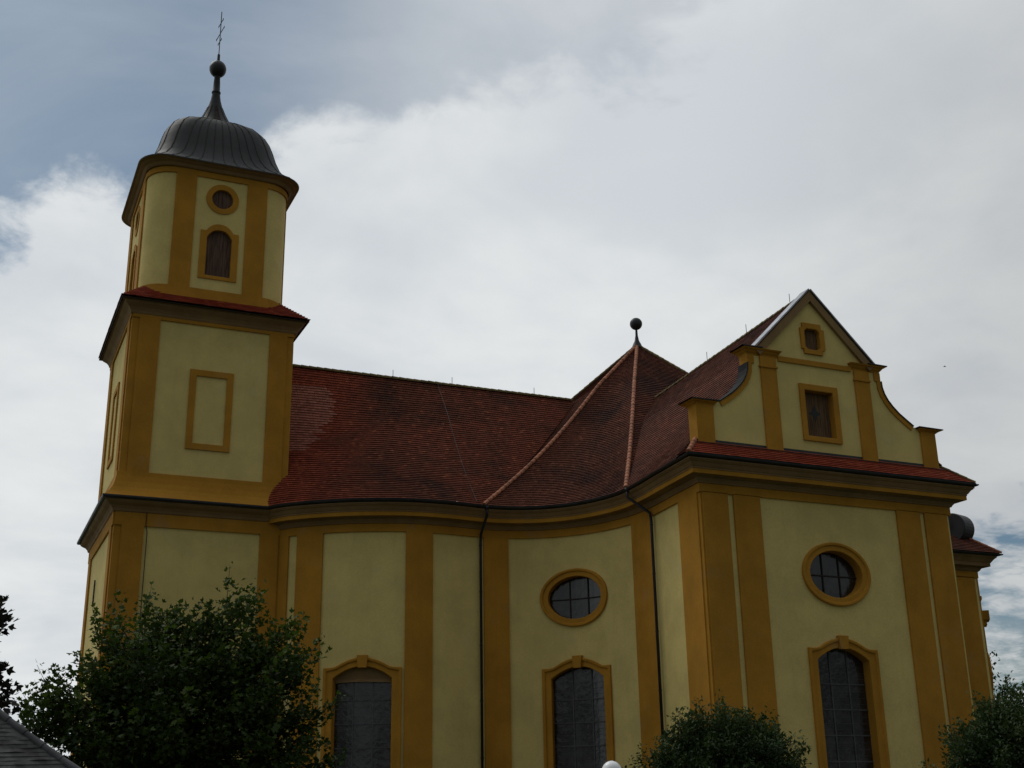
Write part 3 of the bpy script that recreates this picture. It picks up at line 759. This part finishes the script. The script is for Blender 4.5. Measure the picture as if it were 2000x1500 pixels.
# dome
def dome():
    rows = []; seam = []
    prof = [(.10, 32.20, 1.36), (.16, 32.24, 1.38), (.24, 32.36, 1.4), (.38, 32.42, 1.45), (.42, 32.46, 1.45), (.55, 32.48, 1.4), (.56, 32.54, 1.4), (.50, 32.60, 1.4), (.30, 32.76, 1.4), (.0, 33.06, 1.35), (-.28, 33.56, 1.32), (-.47, 34.15, 1.3), (-.62, 34.8, 1.28),
            (-.78, 35.35, 1.25), (-1.0, 35.85, 1.2), (-1.30, 36.25, 1.15), (-1.68, 36.55, 1.08), (-2.05, 36.75, .98), (-2.36, 36.92, .86), (-2.58, 37.12, .76), (-2.76, 37.42, .66), (-2.96, 37.87, .50), (-3.15, 38.38, .36), (-3.28, 38.88, .26), (-3.35, 39.35, .20)]
    for d, z, r in prof:
        hx = UHX+d; k = (z-32.6)/6.8; hy = hx+(UHY-UHX)*max(0., 1-k*1.3)
        rows.append([(x, y, z) for x, y in rounded(hx, hy, min(r, hx*.98), 9)])
    b = MB(); b.grid(rows[:6], True); b.build('eaves_cornice', 'cornice', TW_)
    b = MB(); b.grid(rows[5:], True); D = b.build('dome', 'dome', TW_, smooth=True)
    sm = MB(); n = len(rows[0])
    def curve_at(i0, t):
        o = []
        for r in rows[7:23]:
            a, c = Vector(r[i0 % n]), Vector(r[(i0+1) % n]); o.append(a+(c-a)*t)
        return o
    for side in range(4):
        i0 = side*10
        for k in (0, 3, 6, 9): sm.tube(curve_at(i0+k, 0.), .027, 4, False)
        for t in np.linspace(0, 1, 9)[1:-1]: sm.tube(curve_at(i0+9, t), .027, 4, False)
    sm.build('seams', 'soffit', D)
    c = UC; f = MB()
    f.lathe(c, [(.215, 39.33), (.25, 39.38), (.25, 39.45), (.20, 39.5), (.185, 40.0), (.155, 40.55)], 20)
    F = f.build('spire', 'dome', TW_, smooth=True)
    f = MB(); n = 14
    f.lathe(c, [(max(.02, .47*math.sin(math.pi*i/n)), 40.95-.50*math.cos(math.pi*i/n)) for i in range(n+1)], 24); f.build('ball', 'dark', F, smooth=True)
    x = MB(); x.tube([(c[0], c[1], 41.4), (c[0], c[1], 41.9)], [.085, .075], 8); x.tube([(c[0], c[1], 41.8), (c[0], c[1], 44.75)], .026, 6)
    ang = R(84); u = Vector((math.cos(ang), -math.sin(ang), 0))
    for z, hw in ((44.0, .42), (43.3, .72), (42.75, .30)):
        q = Vector((c[0], c[1], z)); x.tube([q-u*hw, q+u*hw], .022, 6)
        for sg in (-1, 1): x.tube([q+u*hw*sg+Vector((0, 0, -.07)), q+u*hw*sg+Vector((0, 0, .07))], .02, 5)
    x.build('cross', 'dark', F)
dome()
# wall anchor and lightning cable on the tower
q = MB(); q.tube([(TXa-.06, 63.0, 12.2), (TXa-.06, 63.0, 10.9)], .04, 6); q.build('wall_anchor', 'pipe', TW_)
q = MB(); q.tube([(7.22, TYf-.12, 14.8), (7.22, TYf-.12, 13.8), (7.30, TYf-.05, 13.5), (7.30, TYf-.05, 2.)], .018, 5); q.build('lightning_cable', 'pipe', TW_)

# ---- crossing finial, lightning rods and roof cable
q = MB(); A = APEX
q.lathe(A, [(.34, A[2]-.18), (.26, A[2]+.05), (.14, A[2]+.30), (.08, A[2]+.65), (.065, A[2]+1.1)], 16); q.lathe(A, [(max(.02, .385*math.sin(math.pi*i/12)), A[2]+1.42-.385*math.cos(math.pi*i/12)) for i in range(13)], 20)
q.build('finial', 'dark', CH, smooth=True)
for x in (20.3, 23.8, 28.9):
    q = MB(); q.tube([(x, AX, RID), (x, AX, RID+.52)], .016, 5); q.build('lightning_rod', 'pipe', CH)
for y in (50.5, 46.9, 43.3):
    z = 23.52-.06*(y-42.05); q = MB(); q.tube([(GX, y, z), (GX, y, z+.55)], .015, 5); q.build('lightning_rod', 'pipe', CH)
q = MB(); b0 = np.array(H1)+(-.35, 0, .08); t0 = np.array((22.9, AX, RID+.05)); q.tube(hip_curve(b0, t0, lift=.07), .012, 5, False); q.build('roof_cable', 'lead', CH)

# ---- choir behind the transept
CX1, CY0 = 54.55, 55.0
cp = [(43., CY0), (CX1, CY0), (CX1, 67.4)]
wp = [(43., CY0), (CX1, CY0), (CX1+.66*6, CY0+.75*6), (CX1+3.96, 67.4)]
b = MB(); b.grid([[(x, y, -.2) for x, y in wp], [(x, y, 14.6) for x, y in wp]]); b.build('choir_wall', 'cream', CH)
cw = Wall([(43., CY0), (CX1, CY0)])
b = MB(); cw.slab(b, 0, cw.len-.25, -.2, 13.7, 0., .09); b.build('pilaster', 'ochre', CH)
ce = Wall([(CX1, CY0), (CX1+.66*6, CY0+.75*6)])
b = MB(); ce.slab(b, .3, 1.6, -.2, 13.7, 0., .09); b.build('pilaster', 'ochre', CH)
o, i2 = oval_loops(4.2, 8.6, 1.5, 1.2, 1.2, .9); b = MB(); ce.ring(b, o, i2, [(0, 0.), (0, .3), (.4, .34), (.6, .2), (1, .18), (1, .02)], True); q = b.build('window', 'ochre', CH); b = MB(); ce.poly(b, i2, .0, .03); b.build('glass', 'glass', q)
b = MB(); ce.slab(b, 2.4, 4.2, 12.78, 12.96, 0., .30); b.build('bracket', 'ochre', CH)
b = MB(); ce.slab(b, 2.5, 3.9, 11.55, 12.1, 0., .60); ce.slab(b, 2.65, 3.75, 11.25, 11.55, 0., .42); b.build('bracket', 'ochre', CH)
b = MB(); sweep(b, cp, [(0., 13.655), (.09, 13.655), (.09, 14.02)]); b.build('frieze', 'ochre', CH)
b = MB(); sweep(b, cp, [(.09, 14.02), (.17, 14.08), (.25, 14.20), (.25, 14.25), (.60, 14.31), (.62, 14.29), (.62, 14.47), (.67, 14.53), (.80, 14.70), (.92, 14.80), (.92, 14.86)]); b.build('cornice', 'cornice', CH)
b = MB(); half_round(b, cp, 1.02, 14.97, .085); sweep(b, cp, [(.92, 14.86), (1.02, 14.97)]); b.build('gutter', 'dark', CH)
CE = offset_path(cp, 1.12)
P0, P1, P2 = (43., CE[0][1], EAVE), (*CE[1], EAVE), (CE[2][0], 67.4, EAVE)
CT = (49.4, AX, 20.9)
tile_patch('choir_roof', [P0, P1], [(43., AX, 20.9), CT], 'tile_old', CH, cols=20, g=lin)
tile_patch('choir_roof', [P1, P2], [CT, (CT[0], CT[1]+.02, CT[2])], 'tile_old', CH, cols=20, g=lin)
hip_line('hip_tiles', hip_curve(P1, CT, lin), 'hip', CH, .09)
# drum-shaped sheet metal dormer
q = MB(); c0 = Vector((53.55, 55.45, 16.70)); ax = Vector((.92, .28, 0)).normalized(); sd = ax.cross(Vector((0, 0, 1))); ring = []
for t, r in ((0., .01), (0., .85), (.04, .90), (1.1, .90), (1.14, .86), (1.14, .01)):
    ring.append([c0+ax*t+r*(math.cos(a)*sd+math.sin(a)*Vector((0, 0, 1))) for a in np.linspace(0, 2*math.pi, 29)[:-1]])
q.grid(ring, True); q.build('dormer', 'dark', CH)

# ================================================================== vegetation
def leaves(name, centers, dirs, size, m, parent, lobes=3, tone=None, droop=.3, fold=1.):
    """many small folded leaves; centers (n,3), dirs (n,3) growing directions"""
    n = len(centers); s = size*RNG.uniform(.65, 1.25, n)[:, None]
    d = dirs+RNG.normal(0, .55, (n, 3)); d[:, 2] -= droop*RNG.random(n); d /= np.linalg.norm(d, axis=1)[:, None]
    u = np.cross(d, np.array([0, 0, 1.])+RNG.normal(0, .55, (n, 3))); u /= np.linalg.norm(u, axis=1)[:, None]+1e-9
    w = np.cross(u, d)
    if lobes == 3:
        loc = [(0, 0, 0), (-.42, .30, .12), (-.58, .62, .16), (-.20, .62, .03), (0, 1.05, -.06), (.20, .62, .03), (.58, .62, .16), (.42, .30, .12)]
        fc = [(0, 3, 2, 1), (0, 5, 4, 3), (0, 7, 6, 5)]
    else:
        loc = [(0, 0, 0), (-.26, .42, .08), (0, 1.0, -.06), (.26, .42, .08)]; fc = [(0, 2, 1), (0, 3, 2)]
    k = len(loc)
    V = np.stack([centers+s*(a*u+b*d+c*w) for a, b, c in loc], 1).reshape(-1, 3)
    me = bpy.data.meshes.new(name)
    F = []; 
    base = np.arange(n)*k
    lens = []; idx = []
    tot = np.concatenate([np.array(f)[None, :].repeat(n, 0)+base[:, None] for f in fc], 1)
    idx = tot.ravel(); per = [len(f) for f in fc]; lens = np.tile(per, n)
    me.vertices.add(len(V)); me.vertices.foreach_set('co', V.ravel().astype(np.float32))
    me.loops.add(len(idx)); me.loops.foreach_set('vertex_index', idx.astype(np.int32))
    me.polygons.add(len(lens)); me.polygons.foreach_set('loop_start', np.r_[0, np.cumsum(lens)[:-1]].astype(np.int32))
    me.update(calc_edges=True)
    a = me.attributes.new('tone', 'FLOAT', 'POINT'); tv = RNG.beta(1.6, 2.4, n) if tone is None else tone
    a.data.foreach_set('value', np.repeat(tv, k).astype(np.float32))
    me.materials.append(M[m]); o = bpy.data.objects.new(name, me); COL.objects.link(o)
    if parent is not None: o.parent = parent; o.matrix_parent_inverse = Matrix.Translation(-parent_loc(parent))
    return o
def tree(root, trunk_top, trunk_r, lumps, n_spray, per, size, m, lobes=3, spray=.34, flat=.5, up=.35, limb_r=.05, gap=.5, shoots=.35):
    """trunk, limbs to every lump, and leaf sprays hung through the lumps: elongated, flattened clusters with gaps between them"""
    base = Vector(root.location); top = Vector(trunk_top)
    t = MB(); mid = (base+top)/2+Vector((.08, .05, 0))
    t.tube([base-Vector((0, 0, .1)), mid, top], [trunk_r*1.25, trunk_r, trunk_r*.8], 10)
    L = np.array(lumps, float); vol = L[:, 3]**2.3; vol = vol/vol.sum(); pts = []; tries = 0
    ends = []
    for (x, y, z, r) in lumps:
        e = Vector((x, y, z)); m1 = (top+e)/2+Vector((RNG.normal(0, .12), RNG.normal(0, .12), .12)); t.tube([top, m1, e], [limb_r*1.6, limb_r, limb_r*.45], 6, False); ends.append((m1, e))
    while len(pts) < n_spray and tries < n_spray*40:
        tries += 1; i = RNG.choice(len(L), p=vol); q = RNG.normal(0, 1, 3); q /= np.linalg.norm(q)
        p = L[i, :3]+q*L[i, 3]*RNG.uniform(.25, 1.)**.55
        if pts and min(np.sum((np.array([a[0] for a in pts])-p)**2, 1)) < (spray*gap)**2: continue
        pts.append((p, q, i))
    cen, dr, tone = [], [], []
    c0 = np.array(top)
    for p, q, i in pts:
        depth = np.linalg.norm(p-L[i, :3])/L[i, 3]
        d = (p-c0); d /= np.linalg.norm(d); d = d*.6+q*.5+np.array((0, 0, up))+RNG.normal(0, .25, 3); d /= np.linalg.norm(d)
        a = np.cross(d, (0, 0, 1.)); a /= np.linalg.norm(a)+1e-6; b = np.cross(a, d)
        k = int(per*RNG.uniform(.6, 1.3)); Ls = spray*RNG.uniform(.8, 1.35)
        u = RNG.normal(0, 1, (k, 3)); u /= np.linalg.norm(u, axis=1)[:, None]; u *= RNG.random(k)[:, None]**.4
        c = p+Ls*(u[:, :1]*d*1.15+u[:, 1:2]*a*.8+u[:, 2:]*b*flat)
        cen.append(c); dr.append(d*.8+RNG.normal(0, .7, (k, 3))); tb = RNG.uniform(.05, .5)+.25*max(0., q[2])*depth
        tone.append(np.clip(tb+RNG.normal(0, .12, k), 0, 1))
        m1, e = ends[i]; s0 = m1+(e-m1)*RNG.uniform(.3, 1.); pv = Vector(p)
        t.tube([s0, (s0+pv)/2+Vector((0, 0, .06)), pv], [limb_r*.42, limb_r*.26, limb_r*.12], 4, False)
        if depth > .72 and RNG.random() < shoots:       # a young shoot standing out of the crown
            L2 = Ls*RNG.uniform(.5, 1.25); d2 = d+np.array((0, 0, .35))+RNG.normal(0, .22, 3); d2 /= np.linalg.norm(d2); k2 = int(10+L2*22)
            tt = RNG.random(k2); c2 = p+d2*Ls*.6+d2*L2*tt[:, None]+RNG.normal(0, size*.55, (k2, 3)); cen.append(c2); dr.append(d2+RNG.normal(0, .7, (k2, 3)))
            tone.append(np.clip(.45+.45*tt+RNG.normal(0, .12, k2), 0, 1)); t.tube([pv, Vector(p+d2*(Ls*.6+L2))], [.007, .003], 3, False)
    t.build('trunk', 'bark', root, smooth=True)
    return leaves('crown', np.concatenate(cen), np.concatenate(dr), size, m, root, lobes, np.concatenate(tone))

mp = thing('maple_tree', 'large dark leafy tree before the tower, hiding its foot', 'tree', (2.75, 17.9, 0))
tree(mp, (2.8, 17.8, 1.7), .13,
     [(2.73, 17.79, 3.0, 1.20), (3.74, 17.61, 3.2, .95), (1.93, 17.9, 2.85, .75), (4.05, 17.5, 2.75, .62), (3.3, 17.7, 3.82, .66), (2.30, 17.86, 3.68, .56), (4.12, 17.5, 3.70, .48), (2.8, 17.8, 3.80, .46),
      (1.30, 17.95, 2.80, .42), (2.93, 17.76, 2.2, 1.6), (1.55, 17.93, 2.38, .62), (4.36, 17.4, 2.25, .58), (4.45, 17.4, 2.75, .34)], 430, 96, .071, 'maple', 3, .32, .42, .35, .05, .60, .38)
B1 = thing('ball_tree', 'round clipped tree standing before the gabled front', 'tree', (13.1, 20.04, 0), 'round clipped trees')
lumps = [(13.1, 20.04, 1.95, 1.15), (12.32, 20.4, 1.9, .78), (13.85, 19.7, 1.95, .80), (13.2, 19.6, 2.3, .85), (13.1, 20.1, 2.62, .58), (12.5, 20.25, 2.35, .62), (13.85, 19.75, 2.30, .60), (13.6, 19.9, 2.62, .48), (12.75, 20.2, 2.62, .48)]
tree(B1, (13.1, 20.04, 1.2), .09, lumps, 460, 96, .080, 'ball', 1, .22, .6, .3, .03, .55, .16)
B2 = thing('ball_tree', 'round clipped tree cut off by the right edge of the picture', 'tree', (17.1, 16.95, 0), 'round clipped trees')
lumps = [(17.2, 16.85, 1.95, 1.28), (16.35, 17.35, 1.75, .72), (16.75, 17.1, 2.35, .72), (17.5, 16.65, 2.5, .8), (18.1, 16.4, 2.2, .8), (16.95, 17.0, 2.72, .48), (17.5, 16.65, 2.92, .45)]
tree(B2, (17.1, 16.95, 1.1), .09, lumps, 420, 96, .080, 'ball', 1, .22, .6, .3, .03, .55, .16)
L1 = thing('broadleaf_tree', 'dark tree at the left edge of the picture above the grey roof', 'tree', (-.5, 13.6, 0))
tree(L1, (-.45, 13.5, 2.0), .1, [(-.46, 13.3, 3.05, .66), (.16, 13.1, 3.26, .25), (.12, 13.0, 2.93, .20), (-.6, 13.4, 2.6, .7), (.20, 13.0, 2.58, .26)], 240, 90, .075, 'purple', 3, .20, .5, .2, .05, .5, 0.)
F1 = thing('background_tree', 'distant tree peeping out behind the right end of the church', 'tree', (57.6, 62.5, 0))
tree(F1, (57.8, 62.3, 5.0), .3, [(60.2, 62.8, 8.9, 1.5), (59.4, 63.0, 7.6, 2.0), (61.6, 62.0, 6.9, 1.6), (60.9, 62.3, 9.9, .8), (63.5, 61.5, 6.3, 1.8)], 130, 60, .24, 'maple', 1, .7, .6, .3, .08, .5, .2)
# the far wood across the road, outside the frame: it is what the windows mirror
wood_c = []
for x, y, h, r in ((58, 13, 13, 5.5), (66, 20, 11, 5), (47, -4, 13, 6), (30, -16, 13, 6), (-13, 43, 12, 5.5), (-16, 30, 13, 6), (-20, 16, 12, 6), (8, -22, 13, 6), (-8, -16, 13, 6), (74, 32, 11, 5)):
    for _ in range(46):
        q = RNG.normal(0, 1, 3); q /= np.linalg.norm(q); c = np.array((x, y, h*.62))+q*np.array((r, r, h*.42))*RNG.uniform(.4, 1.); wood_c.append(c+RNG.normal(0, .75, (26, 3)))
wood_c = np.concatenate(wood_c); wood_c = wood_c[wood_c[:, 2] > .4]
wo = leaves('far_wood', wood_c, RNG.normal(0, 1, wood_c.shape), .75, 'maple', None, 1); tag(wo, kind='stuff')
wo['label'] = 'belt of trees behind the viewer, mirrored in the church windows'; wo['category'] = 'trees'

# ================================================================== shed roof at the lower left
SH = thing('garden_house', 'low house with a grey shingled hip roof at the lower left corner', 'house', (-2.0, 11.2, 0))
b = MB(); b.box((-4.6, 10.0, 0), (.62, 13.4, 1.62)); b.build('wall', 'cream', SH)
def sroof(B_, T_, n): return tile_patch('roof', B_, T_, 'shingle', SH, g=lambda t: t-.05*math.sin(math.pi*t), cols=60, row=.055, step=.003, wob=.004, tw=.085)
rg0, rg1 = (-3.2, 11.75, 3.45), (-.80, 11.75, 3.45)
cA, cB, cC, cD = (-5., 9.7, 1.5), (1.35, 9.75, 1.62), (1.35, 13.8, 1.62), (-5., 13.8, 1.5)
sroof([cA, cB], [rg0, rg1], 0); sroof([cB, cC], [rg1, (rg1[0], rg1[1]+.01, rg1[2])], 0); sroof([cC, cD], [rg1, rg0], 0); sroof([cD, cA], [rg0, (rg0[0], rg0[1]-.01, rg0[2])], 0)
hip_line('hip_tiles', hip_curve(cB, rg1, lambda t: t-.05*math.sin(math.pi*t), lift=.0), 'ridge_shingle', SH, .03, .2)

# ================================================================== street lamp, bird
LP = thing('street_lamp', 'white opal globe lamp before the arched nave window', 'street lamp', (14.24, 26.41, 0))
b = MB(); b.lathe((14.24, 26.41), [(.11, 0), (.11, .25), (.05, .32), (.04, 1.95), (.09, 2.0), (.09, 2.06), (.05, 2.08)], 14); b.build('post', 'post', LP, smooth=True)
b = MB(); n = 14; b.lathe((14.24, 26.41), [(max(.02, .234*math.sin(math.pi*i/n)), 2.27-.234*math.cos(math.pi*i/n)) for i in range(n+1)], 24); b.build('globe', 'white', LP, smooth=True)
b = MB(); c = Vector((38.66, 39.12, 19.61)); u = Vector((.86, -.5, 0)); w = Vector((.5, .86, 0)); z = Vector((0, 0, 1))
def bp(a, b_, c_): return c+.42*(u*a*.16+w*b_*.16+z*c_*.16)
body = [bp(-.9, 0, 0), bp(-.5, 0, .06), bp(0, 0, .1), bp(.45, 0, .08), bp(.8, 0, .02)]
b.tube(body, [.006, .016, .022, .018, .005], 8)
for sg in (-1, 1):
    b.add([bp(.25, .1*sg, .1), bp(.1, .7*sg, .5), bp(-.45, 1.35*sg, .55), bp(-.15, .65*sg, .42), bp(-.2, .1*sg, .08)], [(0, 1, 3, 4), (1, 2, 3)])
b.add([bp(-.8, 0, .02), bp(-1.3, .22, .0), bp(-1.1, 0, 0), bp(-1.3, -.22, 0)], [(0, 1, 2), (0, 2, 3)])
tag(b.build('flying_bird', 'bird'), 'tiny dark bird flying in the sky right of the gable', 'bird')
